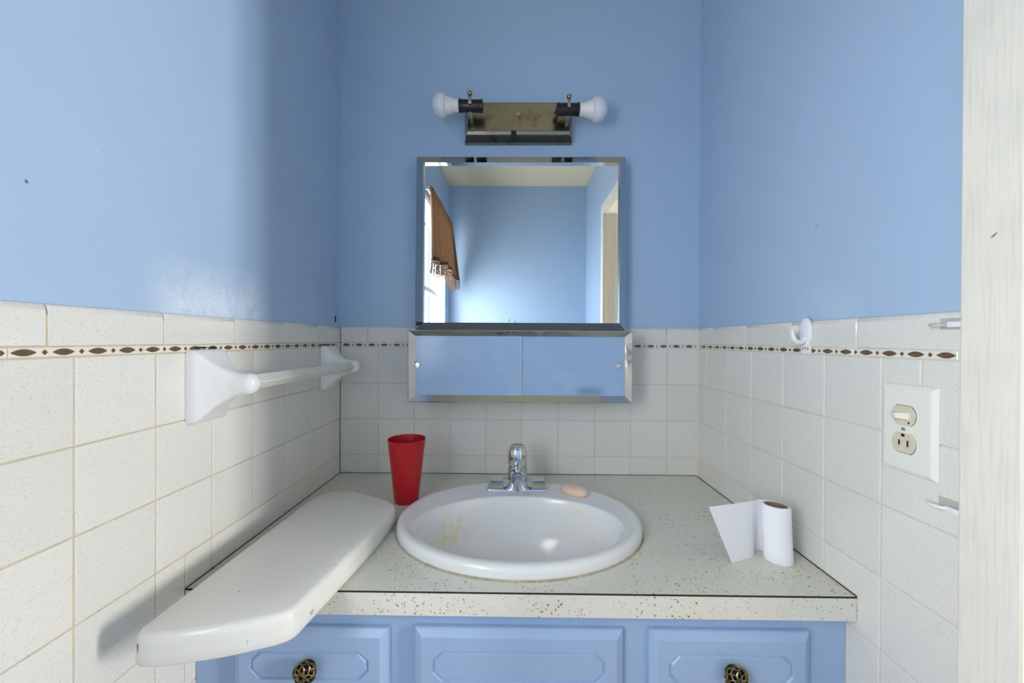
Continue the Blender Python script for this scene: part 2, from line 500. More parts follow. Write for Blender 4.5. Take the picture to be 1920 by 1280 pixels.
# door casing -----------------------------------------------------------
CT = 0.0196      # casing stands proud of the tile
ct = thing('trim_1', (XR, (DOOR_Y0 + DOOR_Y1) / 2, 0), 'chalky white wooden door casing at the end of the tiled wall', 'door casing', kind='structure')
x0, x1 = XR - CT, xr
put('casing_board', MB().box(x0, x1, DOOR_Y1 + 0.006, DOOR_Y1 + 0.066, 0, DOOR_Z + 0.066, bev=0.002), M['casing'], ct)
put('casing_board', MB().box(x0, x1, DOOR_Y0 - 0.066, DOOR_Y0 - 0.006, 0, DOOR_Z + 0.066, bev=0.002), M['casing'], ct)
put('casing_board', MB().box(x0, x1, DOOR_Y0 - 0.006, DOOR_Y1 + 0.006, DOOR_Z + 0.006, DOOR_Z + 0.066, bev=0.002), M['casing'], ct)
put('jamb', MB().box(xr - 0.004, xr + WT, DOOR_Y1, DOOR_Y1 + J, 0, DOOR_Z), M['casing'], ct)
put('jamb', MB().box(xr - 0.004, xr + WT, DOOR_Y0 - J, DOOR_Y0, 0, DOOR_Z), M['casing'], ct)
put('head_jamb', MB().box(xr - 0.004, xr + WT, DOOR_Y0 - J, DOOR_Y1 + J, DOOR_Z, DOOR_Z + J), M['casing'], ct)
put('door_stop', MB().box(xr + 0.05, xr + 0.085, DOOR_Y0, DOOR_Y0 + 0.011, 0, DOOR_Z, bev=0.002), M['casing'], ct)
put('door_stop', MB().box(xr + 0.05, xr + 0.085, DOOR_Y1 - 0.011, DOOR_Y1, 0, DOOR_Z, bev=0.002), M['casing'], ct)
put('crack', MB().tube([(x0 - 0.0001, 0.4415, 1.3205), (x0 - 0.0001, 0.4445, 1.3178), (x0 - 0.0001, 0.4475, 1.3160)], [0.0003, 0.0009, 0.0004], 6), M['crack'], ct)

# ------------------------------------------------------------------ wall tiles
GAP = 0.0017
_tc = {}
def tile_mesh(w, h, wall, t=TT, bev=0.0014):
    key = (round(w, 4), round(h, 4), wall, t)
    if key in _tc: return _tc[key]
    rings = []
    for d, ins in ((0, 0), (t - bev, 0), (t - bev * 0.35, bev * 0.35), (t, bev * 1.2)):
        a, b = w / 2 - ins, h / 2 - ins
        rings.append([(-a, d, -b), (a, d, -b), (a, d, b), (-a, d, b)])
    m = MB().loft(rings, True, False, True)
    m.v = [orient(v, wall) for v in m.v]
    _tc[key] = m.mesh('tile', M['tile'])
    return _tc[key]
def orient(v, wall):
    u, d, z = v        # u along the wall, d out of the wall
    return {'back': (u, -d, z), 'left': (d, u, z), 'right': (-d, u, z)}[wall]
def wall_pt(u, d, z, wall):     # d measured from the painted surface
    return {'back': (u, yb - d, z), 'left': (xl + d, u, z), 'right': (xr - d, u, z)}[wall]
PARENT = {'back': wb, 'left': wl, 'right': wrt}
def add_tile(u0, u1, z0, z1, wall):
    w, h = u1 - u0 - GAP, z1 - z0 - GAP
    if w < 0.004 or h < 0.004: return
    o = bpy.data.objects.new('tile', tile_mesh(w, h, wall)); COL.objects.link(o)
    place(o, wall_pt((u0 + u1) / 2, 0, (z0 + z1) / 2, wall), PARENT[wall])
    o.rotation_euler = [random.uniform(-1, 1) * 0.0022 for _ in range(3)]
ZS0, ZS1, ZCAP = 1.1772, 1.1897, 1.2400      # border strip and cap heights
rows = [ZS0 - i * PT for i in range(12)]
# back wall
bx = [XL, XL + 0.115]
while bx[-1] + PT < XR - 0.01: bx.append(bx[-1] + PT)
bx.append(XR)
for i in range(len(bx) - 1):
    for r in range(4):
        add_tile(bx[i], bx[i + 1], max(rows[r + 1], ZT - 0.012), rows[r], 'back')
# side walls
ly = [YB] + [YB - 0.0716 - k * PT for k in range(9)]
for i in range(len(ly) - 1):
    for r in range(6):
        if ly[i + 1] > YF + 0.03 and rows[r] < ZT - 0.05: continue
        if ly[i + 1] < YF < ly[i] and r >= 3:
            add_tile(YF, ly[i], rows[r + 1], rows[r], 'left'); add_tile(ly[i + 1], YF, rows[r + 1], rows[r], 'left')
        else:
            add_tile(ly[i + 1], ly[i], rows[r + 1], rows[r], 'left')
RY_END = DOOR_Y1 + 0.066
ry = [YB] + [YB - 0.0582 - k * PT for k in range(6)] + [RY_END]
for i in range(len(ry) - 1):
    for r in range(6):
        if ry[i + 1] > YF + 0.03 and rows[r] < ZT - 0.05: continue
        if r == 0 and i == len(ry) - 2:
            add_tile(0.5415, ry[i], rows[1], rows[0], 'right'); add_tile(ry[i + 1], 0.5415, rows[1], rows[0], 'right')
        else:
            add_tile(ry[i + 1], ry[i], rows[r + 1], rows[r], 'right')
# tiles past the picture's edge and under the frame: joined
def rest_tiles(ulist, rlist, wall):
    m = MB()
    for u0, u1 in ulist:
        for z0, z1 in rlist:
            me = tile_mesh(u1 - u0 - GAP, z1 - z0 - GAP, wall)
            p = wall_pt((u0 + u1) / 2, 0, (z0 + z1) / 2, wall)
            m.add([Vector(v.co) + Vector(p) for v in me.vertices], [tuple(q.vertices) for q in me.polygons])
    return m
full = [(rows[r + 1], rows[r]) for r in range(10)] + [(0.002, rows[10])]
lrest = [ly[-1] - k * PT for k in range(11)]
lr = [(b, a) for a, b in zip(lrest[:-1], lrest[1:]) if b > YR]
win_rows = [q for q in full if q[1] < WIN_Z0 - 0.03]
m = rest_tiles(lr, win_rows, 'left')
m2 = rest_tiles([q for q in lr if q[0] > WIN_Y1 + 0.05], [q for q in full if q not in win_rows], 'left'); m.add(m2.v, m2.f)
m2 = rest_tiles([(ly[i + 1], ly[i]) for i in range(len(ly) - 1) if ly[i] < YF + 0.03], full[6:], 'left'); m.add(m2.v, m2.f)
put('tile_field', m, M['tile'], wl, kind='stuff')
m = rest_tiles([(ry[i + 1], ry[i]) for i in range(len(ry) - 1) if ry[i + 1] < YF], full[6:], 'right')
put('tile_field', m, M['tile'], wrt, kind='stuff')

# grout bed behind the tiles
GD = TT - 0.0013
put('grout', MB().box(XL, XR, yb - GD, yb, ZT - 0.012, ZCAP - 0.014), M['grout'], wb)
put('grout', MB().box(xl, xl + GD, WIN_Y1 + 0.05, YB, 0.0, ZCAP - 0.014), M['grout_tan'], wl)
put('grout', MB().box(xr - GD, xr, RY_END, YB, 0.0, ZCAP - 0.014), M['grout'], wrt)

put('corner_caulk', MB().box(XR - 0.0035, XR + 0.001, YB - 0.0035, YB + 0.001, ZT, ZCAP - 0.004), M['strip'], wrt)

# cap tiles with rounded top
def cap_mesh(w, wall):
    h = ZCAP - ZS1 - GAP; prof = [(0, -h / 2), (TT - 0.001, -h / 2), (TT, -h / 2 + 0.001)]
    R = 0.011
    for i in range(8):
        a = i / 7 * PI / 2
        prof.append((TT + 0.001 - R * 0.75 + R * 0.75 * math.cos(a) - 0.001, h / 2 - R + R * math.sin(a)))
    prof.append((0, h / 2))
    rings = []
    for u, k in ((-w / 2, 0.82), (-w / 2 + 0.0014, 1), (w / 2 - 0.0014, 1), (w / 2, 0.82)):
        rings.append([orient((u, d * k, z), wall) for d, z in prof])
    m = MB().loft(rings, True, True, True)
    return m.mesh('cap_tile', M['tile'], 35)
def caps(edges, wall):
    for a, b in zip(edges[:-1], edges[1:]):
        o = bpy.data.objects.new('cap_tile', cap_mesh(abs(b - a) - GAP, wall)); COL.objects.link(o)
        place(o, wall_pt((a + b) / 2, 0, (ZCAP + ZS1) / 2, wall), PARENT[wall])
caps([XL, -0.4527] + [-0.4527 + 0.153 * k for k in range(1, 6)] + [0.4527, XR], 'back')
caps([YB, 1.070, 0.914, 0.7525, 0.5995, 0.449, 0.296, 0.143], 'left')
caps([YB, 1.1127, 0.953, 0.797, 0.6435, RY_END], 'right')

# border strip with brown leaf and diamond inlays
LP = 0.0384
def inlay(kind, wall):
    pts = []
    if kind == 'leaf':
        for i in range(9):
            t = -1 + i / 4; pts.append((t * 0.0118, -0.0040 * (1 - t * t)))
        for i in range(1, 8):
            t = 1 - i / 4; pts.append((t * 0.0118, 0.0040 * (1 - t * t)))
    else:
        pts = [(-0.0030, 0), (0, -0.0032), (0.0030, 0), (0, 0.0032)]
    r0 = [orient((u, 0, z), wall) for u, z in pts]; r1 = [orient((u * 0.97, 0.0006, z * 0.97), wall) for u, z in pts]
    return MB().loft([r0, r1], True, False, True).mesh(kind + '_inlay', M['leaf'])
def border(u0, u1, first, wall):
    ml, md = inlay('leaf', wall), inlay('diamond', wall)
    zc = (ZS0 + ZS1) / 2
    n0 = math.floor((u0 - (first - LP * 0.35)) / (4 * LP))
    a = first - LP * 0.35 + n0 * 4 * LP
    while a < u1:
        lo, hi = max(a, u0), min(a + 4 * LP, u1)
        w = hi - lo - GAP * 0.6
        if w > 0.004:
            o = bpy.data.objects.new('border_tile', None)
            m = MB(); h = ZS1 - ZS0 - GAP
            rings = [[orient((sx * (w / 2 - i), d, sz * (h / 2 - i)), wall) for sx, sz in ((-1, -1), (1, -1), (1, 1), (-1, 1))] for d, i in ((0, 0), (TT - 0.0006, 0), (TT, 0.0007))]
            m.loft(rings, True, False, True)
            o = bpy.data.objects.new('border_tile', m.mesh('border_tile', M['strip'])); COL.objects.link(o)
            place(o, wall_pt((lo + hi) / 2, 0, zc, wall), PARENT[wall])
            for k in range(4):
                for off, me, hw, nm in ((0.35, ml, 0.0118, 'leaf_inlay'), (0.85, md, 0.003, 'diamond_inlay')):
                    c = a + (k + off) * LP
                    if c - hw < lo or c + hw > hi: continue
                    q = bpy.data.objects.new(nm, me); COL.objects.link(q)
                    place(q, wall_pt(c, TT, zc, wall), o)
        a += 4 * LP
border(XL, XR, -0.5166, 'back')
border(0.30, YB, 0.4266, 'left')
border(RY_END, YB, 0.5108, 'right')

# scuffs and chips on the paint
def dab(name, pts_c, ry_, rz_, wall, mat, parent, d=0.0):
    ring0 = []; ring1 = []
    for i in range(10):
        a = 2 * PI * i / 10; k = random.uniform(0.7, 1.1)
        u, z = math.cos(a) * ry_ * k, math.sin(a) * rz_ * k
        ring0.append(Vector(wall_pt(pts_c[0] + u, d - 0.0001, pts_c[1] + z, wall))); ring1.append(Vector(wall_pt(pts_c[0] + u * 0.8, d + 0.0004, pts_c[1] + z * 0.8, wall)))
    put(name, MB().loft([ring0, ring1], True, False, True), mat, parent)
dab('paint_chip', (0.5084, 1.4402), 0.0022, 0.0022, 'left', M['chip'], wl)
dab('scuff', (0.4343, 1.3723), 0.0020, 0.0026, 'left', M['mark'], wl)
dab('mildew_spot', (1.1860, 1.2600), 0.006, 0.012, 'left', M['mildew'], wl)
for yy, w_ in ((0.668, 0.016), (0.697, 0.010), (1.098, 0.014), (1.128, 0.009)):
    dab('mildew_spot', (yy, 1.1842), w_, 0.0022, 'left', M['mildew'], wl, TT + 0.0006)
dab('scuff', (0.7415, 1.4128), 0.0016, 0.0022, 'right', M['mark'], wrt)

# ------------------------------------------------------------------ vanity cabinet
YCF = 0.660          # face frame
van = thing('vanity_cabinet', (0, 0.93, 0), 'blue painted vanity cabinet with raised drawer fronts under the worktop', 'cabinet')
m = MB(); zt = 0.7555
m.box(XL + 0.001, XR - 0.001, YCF, YCF + 0.018, 0.10, zt)
m.box(XL + 0.001, XL + 0.017, YCF + 0.018, YB - 0.01, 0.0, zt); m.box(XR - 0.017, XR - 0.001, YCF + 0.018, YB - 0.01, 0.0, zt)
m.box(XL + 0.017, XR - 0.017, YCF + 0.018, YB - 0.01, 0.10, 0.118); m.box(XL + 0.001, XR - 0.001, YCF + 0.06, YCF + 0.075, 0.0, 0.10)
put('body', m, M['cabinet'], van)
def drawer_front(x0, x1, z0, z1, groove=True, knob=True):
    yb0, yf = YCF - 0.0002, YCF - 0.0165
    xc, zc = (x0 + x1) / 2, (z0 + z1) / 2
    def rect(i, y): return [(x0 + i, y, z0 + i), (x1 - i, y, z0 + i), (x1 - i, y, z1 - i), (x0 + i, y, z1 - i)]
    rings = [rect(0, yb0), rect(0, yf + 0.009), rect(0.0015, yf + 0.007), rect(0.011, yf + 0.0006), rect(0.0125, yf)]
    m = MB().loft(rings, True, True, False)
    # raised face with an eight-sided grooved panel: face ring -> groove -> inner field
    cx, cz, ch = 0.030, 0.034, 0.015
    ax0, ax1, az0, az1 = x0 + cx, x1 - cx, z0 + cz, z1 - cz
    def octo(i):
        c = ch - i * 0.4
        return [(ax0 + i + c, az0 + i), (ax1 - i - c, az0 + i), (ax1 - i, az0 + i + c), (ax1 - i, az1 - i - c), (ax1 - i - c, az1 - i), (ax0 + i + c, az1 - i), (ax0 + i, az1 - i - c), (ax0 + i, az0 + i + c)]
    orings = [[(x, yf + d, z) for x, z in octo(i)] for i, d in ((0, 0), (0.0016, 0.0028), (0.0032, 0.0028), (0.0052, 0.0002))]
    m.loft(orings, True, False, True)
    a = rect(0.0125, yf); b = orings[0]
    m.add(a + b, [(0, 1, 5, 4), (1, 6, 5), (1, 2, 7, 6), (2, 8, 7), (2, 3, 9, 8), (3, 10, 9), (3, 0, 11, 10), (0, 4, 11)])
    d = put('drawer', m, M['cabinet'], van)
    if knob:
        k = MB(); ky = yf - 0.0165; R = 0.0185; kz = zc
        k.lathe([(0.0115, 0.0), (0.0115, -0.002), (0.006, -0.004), (0.0055, -0.008)], (xc, yf, kz), 'y', 20, True, False, 1)
        prof = [(max(0.0001, R * 0.86 * math.sin(a)), -R * 0.40 * math.cos(a)) for a in [PI * i / 12 for i in range(13)]]
        k.lathe(prof, (xc, ky + 0.002, kz), 'y', 20, False, False, 0)
        for sgn in (1, -1):
            for j in range(8):
                pts = []
                for i in range(15):
                    th = 0.16 + (PI - 0.5) * i / 14; ph = 2 * PI * j / 8 + sgn * 1.5 * i / 14 * 1.6
                    wv = 1.0 + 0.035 * sgn * math.sin(i * 1.5 + j)
                    pts.append((xc + R * 0.97 * wv * math.sin(th) * math.cos(ph), ky + 0.002 - R * 0.50 * wv * math.cos(th), kz + R * 0.97 * wv * math.sin(th) * math.sin(ph)))
                k.tube(pts, 0.00125, 6, 1)
        put('knob', k, [M['knob_dark'], M['knob_brass']], d, 50, label='woven antique brass knob')
    return d
drawer_front(-0.4627, -0.2079, 0.610, 0.7255)
drawer_front(-0.1642, 0.1771, 0.610, 0.7282, knob=False)
drawer_front(0.2194, 0.4794, 0.610, 0.7285)

# ------------------------------------------------------------------ worktop with sink cut-out
SX, SY, SA, SB = 0.0075, 0.877, 0.2640, 0.2090
top = thing('countertop', (0, (YF + YB) / 2, ZT - 0.038), 'pale laminate worktop speckled with brown burns around the sink', 'countertop')
def cut_slab(x0, x1, y0, y1, z0, z1, a, b):
    angs = [2 * PI * i / 96 for i in range(96)]
    for cx_, cy_ in ((x0, y0), (x1, y0), (x1, y1), (x0, y1)):
        angs.append(math.atan2((cy_ - SY), (cx_ - SX)) % (2 * PI))
    angs = sorted(set(angs)); inn = []; out = []
    for t in angs:
        c, s_ = math.cos(t), math.sin(t)
        k = 1 / math.sqrt((c / a) ** 2 + (s_ / b) ** 2); inn.append((SX + c * k, SY + s_ * k))
        ks = []
        if c > 1e-9: ks.append((x1 - SX) / c)
        if c < -1e-9: ks.append((x0 - SX) / c)
        if s_ > 1e-9: ks.append((y1 - SY) / s_)
        if s_ < -1e-9: ks.append((y0 - SY) / s_)
        q = min(ks); out.append((SX + c * q, SY + s_ * q))
    R = [[(x, y, z1) for x, y in inn], [(x, y, z1) for x, y in out], [(x, y, z0) for x, y in out], [(x, y, z0) for x, y in inn], [(x, y, z1) for x, y in inn]]
    return MB().loft(R)
put('top_panel', cut_slab(XL + 0.0015, XR - 0.0015, YF + 0.0006, YB - 0.0012, ZT - 0.036, ZT, SA - 0.018, SB - 0.018), M['laminate'], top)
put('front_edge', MB().box(XL + 0.0008, XR - 0.0008, YF - 0.0012, YF + 0.0006, ZT - 0.0385, ZT - 0.0024), M['laminate_edge_lit'], top, label='speckled front edge strip, coloured paler for the light on it')
put('edge_seam', MB().box(XL + 0.0008, XR - 0.0008, YF - 0.0008, YF + 0.0006, ZT - 0.0024, ZT - 0.0003), M['black_seam'], top, label='dark seam line along the front edge')
m = MB().box(XR - 0.0015, XR, YF, YB, ZT - 0.004, ZT + 0.0012); m.box(XL, XL + 0.0015, YF, YB, ZT - 0.004, ZT + 0.0010); m.box(XL, XR, YB - 0.0012, YB, ZT - 0.004, ZT + 0.0012)
put('wall_joint', m, M['black_seam'], top, label='dark gap where the worktop meets the tiles')

# ------------------------------------------------------------------ sink
NS = 128
def ell(cx, cy, a, b, z):
    return [(cx + a * math.cos(2 * PI * i / NS), cy + b * math.sin(2 * PI * i / NS), z) for i in range(NS)]
IX, IY, IA, IB = 0.008, 0.8385, 0.2130, 0.1415
sink = thing('bathroom_sink', (SX, SY, ZT), 'white oval drop-in basin with yellow stains set into the worktop', 'sink')
rings = []
for d, z in ((0.004, -0.004), (0.0005, 0.0), (0, 0.006), (0.0004, 0.0130), (0.0018, 0.0182), (0.0045, 0.0215), (0.0085, 0.0234), (0.0130, 0.0238), (0.0180, 0.0232)):
    rings.append(ell(SX, SY, SA - d, SB - d, ZT + z))
o1 = (SX, SY, SA - 0.018, SB - 0.018); i1 = (IX, IY, IA + 0.013, IB + 0.009)
for t, z in ((0.12, 0.0225), (0.3, 0.0216), (0.55, 0.0208), (0.8, 0.0205), (1.0, 0.0204)):
    rings.append(ell(*[a + (b - a) * t for a, b in zip(o1, i1)], ZT + z))
for da, db, z in ((0.0065, 0.0045, 0.0203), (0.0040, 0.0030, 0.0198), (0.0020, 0.0015, 0.0186), (0.0004, 0.0004, 0.0162), (-0.0008, -0.0008, 0.0125), (-0.0035, -0.0035, 0.002)):
    rings.append(ell(IX, IY, IA + da, IB + db, ZT + z))
for s_, z, dy in ((0.955, -0.012, 0), (0.925, -0.032, 0.001), (0.88, -0.056, 0.002), (0.81, -0.080, 0.004), (0.70, -0.101, 0.006), (0.55, -0.117, 0.009), (0.38, -0.127, 0.012), (0.22, -0.133, 0.015), (0.11, -0.137, 0.017)):
    rings.append(ell(IX, IY + dy, IA * s_, IB * s_ + (0.02 * (1 - s_) if s_ < 0.3 else 0), ZT + z))
put('basin', MB().loft(rings, True, False, False), M['china'], sink, 60)
m = MB().lathe([(0.030, 0.0), (0.030, 0.003), (0.024, 0.0035), (0.020, 0.0), (0.0001, -0.002)], (IX, IY + 0.017, ZT - 0.1375), 'z', 32)
put('drain', m, M['chrome'], sink, 40)
rg = []
for d, z in ((0.0028, 0.0003), (0.0018, 0.0016), (0.0004, 0.0022), (-0.003, 0.002)):
    rg.append([(x + random.uniform(-1, 1) * 0.0007, y + random.uniform(-1, 1) * 0.0007, zz) for x, y, zz in ell(SX, SY, SA + d, SB + d, ZT + z)])
put('caulk_bead', MB().loft(rg), M['caulk'], sink, 60, label='grimy caulk line around the basin')

# ------------------------------------------------------------------ faucet
FX, FY, FZ = 0.0045, 1.043, ZT + 0.0205
fau = thing('faucet', (FX, FY, FZ), 'chrome single-handle faucet on the back of the sink', 'faucet')
# base swept along x: low plate rising to the pedestal in the middle
rings = []
for i in range(41):
    u = -1 + 2 * i / 40; x = FX + u * 0.0765
    edge = min(1.0, (1 - abs(u)) / 0.06)
    hh = 0.010 + 0.030 * math.exp(-(u / 0.26) ** 4) * 1.0
    hh *= (0.55 + 0.45 * math.sqrt(max(0.0, edge)))
    dp = 0.036 * (0.82 + 0.18 * math.sqrt(max(0.0, edge)))
    tp = 0.72 - 0.16 * math.exp(-(u / 0.3) ** 4)
    rings.append([(x, FY - dp, FZ - 0.001), (x, FY - dp, FZ + 0.004), (x, FY - dp * 0.97, FZ + 0.0062), (x, FY - dp * tp, FZ + hh * 0.93), (x, FY - dp * tp * 0.85, FZ + hh), (x, FY + dp * tp * 0.85, FZ + hh), (x, FY + dp * tp, FZ + hh * 0.93), (x, FY + dp * 0.97, FZ + 0.0062), (x, FY + dp, FZ + 0.004), (x, FY + dp, FZ - 0.001)])
put('base', MB().loft(rings, True, True, True), M['chrome'], fau, 40)
for sx in (-1, 1):
    xc = FX + sx * 0.0545
    r = []
    for i, z in ((0, 0.004), (0.0005, 0.0105), (0.0025, 0.0125)):
        r.append([(xc - 0.0195 + i, FY - 0.0325 + i, FZ + z), (xc + 0.0195 - i, FY - 0.0325 + i, FZ + z), (xc + 0.0195 - i, FY + 0.030 - i, FZ + z * 1.0), (xc - 0.0195 + i, FY + 0.030 - i, FZ + z * 1.0)])
    r.append([(xc - 0.0155, FY - 0.013, FZ + 0.022), (xc + 0.0155, FY - 0.013, FZ + 0.022), (xc + 0.0155, FY + 0.020, FZ + 0.022), (xc - 0.0155, FY + 0.020, FZ + 0.022)])
    put('wing', MB().loft(r, True, True, True), M['chrome'], fau, 20)
put('body', MB().lathe([(0.0265, 0.025), (0.0255, 0.036), (0.0250, 0.048), (0.0252, 0.056), (0.0225, 0.0575), (0.0225, 0.0595)], (FX, FY, FZ), 'z', 40, True, True), M['chrome'], fau, 40)
hd = put('handle', MB().lathe([(0.0215, 0.0595), (0.0246, 0.0610), (0.0256, 0.066), (0.0258, 0.082), (0.0248, 0.093), (0.0226, 0.1015), (0.0205, 0.1065), (0.0190, 0.1085), (0.0165, 0.1075), (0.0130, 0.1075), (0.0001, 0.109)], (FX, FY, FZ), 'z', 60, True, False, 0, 10, 0.018), M['chrome'], fau, 35)
hz = FZ + 0.083
put('hot_dot', MB().lathe([(0.0024, 0.0), (0.0022, -0.0012), (0.0001, -0.0014)], (FX - 0.006, FY - 0.0243, hz), 'y', 16), M['red'], hd, label='small red hot mark')
sp = [(FX, FY - 0.005, FZ + 0.036), (FX, FY - 0.035, FZ + 0.046), (FX, FY - 0.062, FZ + 0.049), (FX, FY - 0.082, FZ + 0.046), (FX, FY - 0.090, FZ + 0.040)]
put('spout', MB().tube(sp, [0.0200, 0.0185, 0.0170, 0.0150, 0.0105], 24, 0, 0.72), M['chrome'], fau, 50)
put('aerator', MB().lathe([(0.0088, 0.040), (0.0095, 0.034), (0.0095, 0.024), (0.0085, 0.0225), (0.0001, 0.0228)], (FX, FY - 0.083, FZ), 'z', 24, True), M['chrome'], fau, 40)

# ------------------------------------------------------------------ soap bar
m = MB(); rings = []
for s_, z in ((0.80, 0.0), (0.93, 0.0018), (1.0, 0.0065), (0.97, 0.0120), (0.86, 0.0165), (0.62, 0.0195), (0.3, 0.0206), (0.02, 0.0208)):
    rg = []
    for i in range(40):
        a = 2 * PI * i / 40; x, y = 0.0370 * s_ * math.cos(a), 0.0215 * s_ * math.sin(a)
        c, q = math.cos(-0.72), math.sin(-0.72)
        rg.append((0.1475 + x * c - y * q, 1.0015 + x * q + y * c, ZT + 0.0208 + z))
    rings.append(rg)
put('soap_bar', m.loft(rings, True, True, False), M['soap'], None, 60, label='pale peach oval soap bar on the sink rim beside the faucet', cat='soap')

# ------------------------------------------------------------------ red cup
cup = thing('plastic_cup', (-0.2745, 0.998, ZT), 'tall red plastic cup standing behind the tank lid', 'cup')
o = (-0.2745, 0.998, ZT)
m = MB().lathe([(0.0001, 0.0008), (0.0270, 0.0006), (0.0288, 0.0), (0.0296, 0.002), (0.0464, 0.1555), (0.0468, 0.1570), (0.0462, 0.1575), (0.0452, 0.1565), (0.0284, 0.004), (0.0001, 0.0035)], o, 'z', 56)
put('cup_wall', m, M['red'], cup, 35)

# ------------------------------------------------------------------ tank lid lying across the worktop
def smooth_loop(pts, n=6):
    out = []; N = len(pts)
    for i in range(N):
        p0, p1, p2, p3 = [Vector(pts[(i + k) % N]) for k in (-1, 0, 1, 2)]
        for j in range(n):
            t = j / n
            out.append(0.5 * ((2 * p1) + (-p0 + p2) * t + (2 * p0 - 5 * p1 + 4 * p2 - p3) * t * t + (-p0 + 3 * p1 - 3 * p2 + p3) * t ** 3))
    return out
LIDPTS = [(-0.4765, 0.510), (-0.4745, 0.494), (-0.4660, 0.4845), (-0.450, 0.4825), (-0.415, 0.4875), (-0.368, 0.4990), (-0.330, 0.5130), (-0.312, 0.5210), (-0.3020, 0.5285), (-0.2965, 0.5390), (-0.2935, 0.560), (-0.281, 0.655), (-0.270, 0.745), (-0.2635, 0.835), (-0.2630, 0.865), (-0.268, 0.882), (-0.281, 0.897), (-0.310, 0.917), (-0.350, 0.941), (-0.388, 0.957), (-0.418, 0.960), (-0.446, 0.949), (-0.464, 0.925), (-0.471, 0.880), (-0.473, 0.800), (-0.4745, 0.700), (-0.4757, 0.600)]
lp = smooth_loop(LIDPTS)
lc = Vector((-0.37, 0.72))
def inset(pts, d):
    N = len(pts); out = []
    for i in range(N):
        t = (pts[(i + 1) % N] - pts[i - 1]).normalized(); nrm = Vector((-t.y, t.x))
        out.append(pts[i] + nrm * d)
    return out
rings = []; LT = 0.0405
for d, z in ((0.012, 0.003), (0.005, 0.0), (0.0015, 0.0008), (0.0, 0.003), (0.0, 0.012), (0.0004, 0.028), (0.0012, 0.0335), (0.0030, 0.0372), (0.0058, 0.0394), (0.0095, LT)):
    rings.append([(p.x, p.y, ZT + 0.0004 + z) for p in inset(lp, d)])
for s_ in (0.7, 0.4, 0.1):
    rings.append([(lc.x + (p.x - lc.x) * s_, lc.y + (p.y - lc.y) * s_, ZT + 0.0004 + LT + 0.0012 * (1 - s_)) for p in inset(lp, 0.0095)])
lid = MB().loft(rings, True, False, True)
lid.loft([rings[0], [(lc.x + (p[0] - lc.x) * 0.9, lc.y + (p[1] - lc.y) * 0.95, ZT + 0.022) for p in rings[0]]], True, False, True)
LID = thing('toilet_tank_lid', (-0.37, 0.72, ZT), 'white porcelain tank lid jutting out over the worktop edge', 'tank lid')
put('lid_slab', lid, M['lid'], LID, 50)
put('glaze_chip', MB().add([(-0.4685, 0.4868, ZT + 0.022), (-0.4665, 0.4848, ZT + 0.017), (-0.4640, 0.4832, ZT + 0.024), (-0.4655, 0.4838, ZT + 0.031)], [(0, 1, 2, 3)]), M['crack'], LID, label='brown chip in the glaze')

# ------------------------------------------------------------------ toilet paper
TPX, TPY = 0.4868, 0.7410
tp = thing('toilet_paper_roll', (TPX, TPY, ZT), 'squashed white toilet roll standing with a loose sheet', 'toilet paper')
ta = math.radians(-38)
def oval(a, b, z, dx=0.0, dy=0.0, n=48):
    r = []
    for i in range(n):
        t = 2 * PI * i / n; x, y = a * math.cos(t), b * math.sin(t)
        r.append((TPX + dx + x * math.cos(ta) - y * math.sin(ta), TPY + dy + x * math.sin(ta) + y * math.cos(ta), ZT + z))
    return r
HR = 0.1045; tx, ty = -0.0065, -0.002
rings = [oval(0.0186, 0.0132, 0.0), oval(0.0226, 0.0172, 0.0), oval(0.0238, 0.0186, 0.0015)]
for k in range(1, 6):
    q = k / 6; rings.append(oval(0.0238 - 0.0006 * math.sin(q * PI), 0.0186, HR * q, tx * q, ty * q))
rings += [oval(0.0234, 0.0182, HR - 0.0015, tx, ty), oval(0.0226, 0.0174, HR, tx, ty), oval(0.0190, 0.0136, HR, tx, ty)]
put('paper_wind', MB().loft(rings), M['paper'], tp, 50)
rings = [oval(0.0188, 0.0134, 0.0004), oval(0.0188, 0.0134, HR - 0.0003, tx, ty), oval(0.0176, 0.0122, HR - 0.0003, tx, ty), oval(0.0176, 0.0122, 0.0004), oval(0.0188, 0.0134, 0.0004)]
put('cardboard_core', MB().loft(rings), M['cardboard'], tp, 40)
pb = [(0.4985, 0.7580), (0.4860, 0.7690), (0.4760, 0.7790), (0.4660, 0.7770), (0.4560, 0.7640), (0.4480, 0.7540), (0.4380, 0.7490), (0.4180, 0.7405), (0.3965, 0.7325)]
pt_ = [(0.4900, 0.7555), (0.4740, 0.7610), (0.4640, 0.7620), (0.4560, 0.7590), (0.4490, 0.7560), (0.4400, 0.7525), (0.4180, 0.7455), (0.3860, 0.7360), (0.3505, 0.7255)]
pb = [Vector(p) for p in pb]; pt_ = [Vector(p) for p in pt_]
cols_ = []
for (a, b) in zip(pb, pt_):
    cols_.append([(a.x + (b.x - a.x) * q / 8, a.y + (b.y - a.y) * q / 8, ZT + 0.0003 + HR * q / 8) for q in range(9)])
m = MB(); th = 0.0004
for s_ in (0, 1):
    m.loft([[(x, y + s_ * th, z) for x, y, z in c] for c in cols_], False)
put('loose_sheet', m, M['paper'], tp, 60, label='loose sheet unrolled to a slanted torn edge')

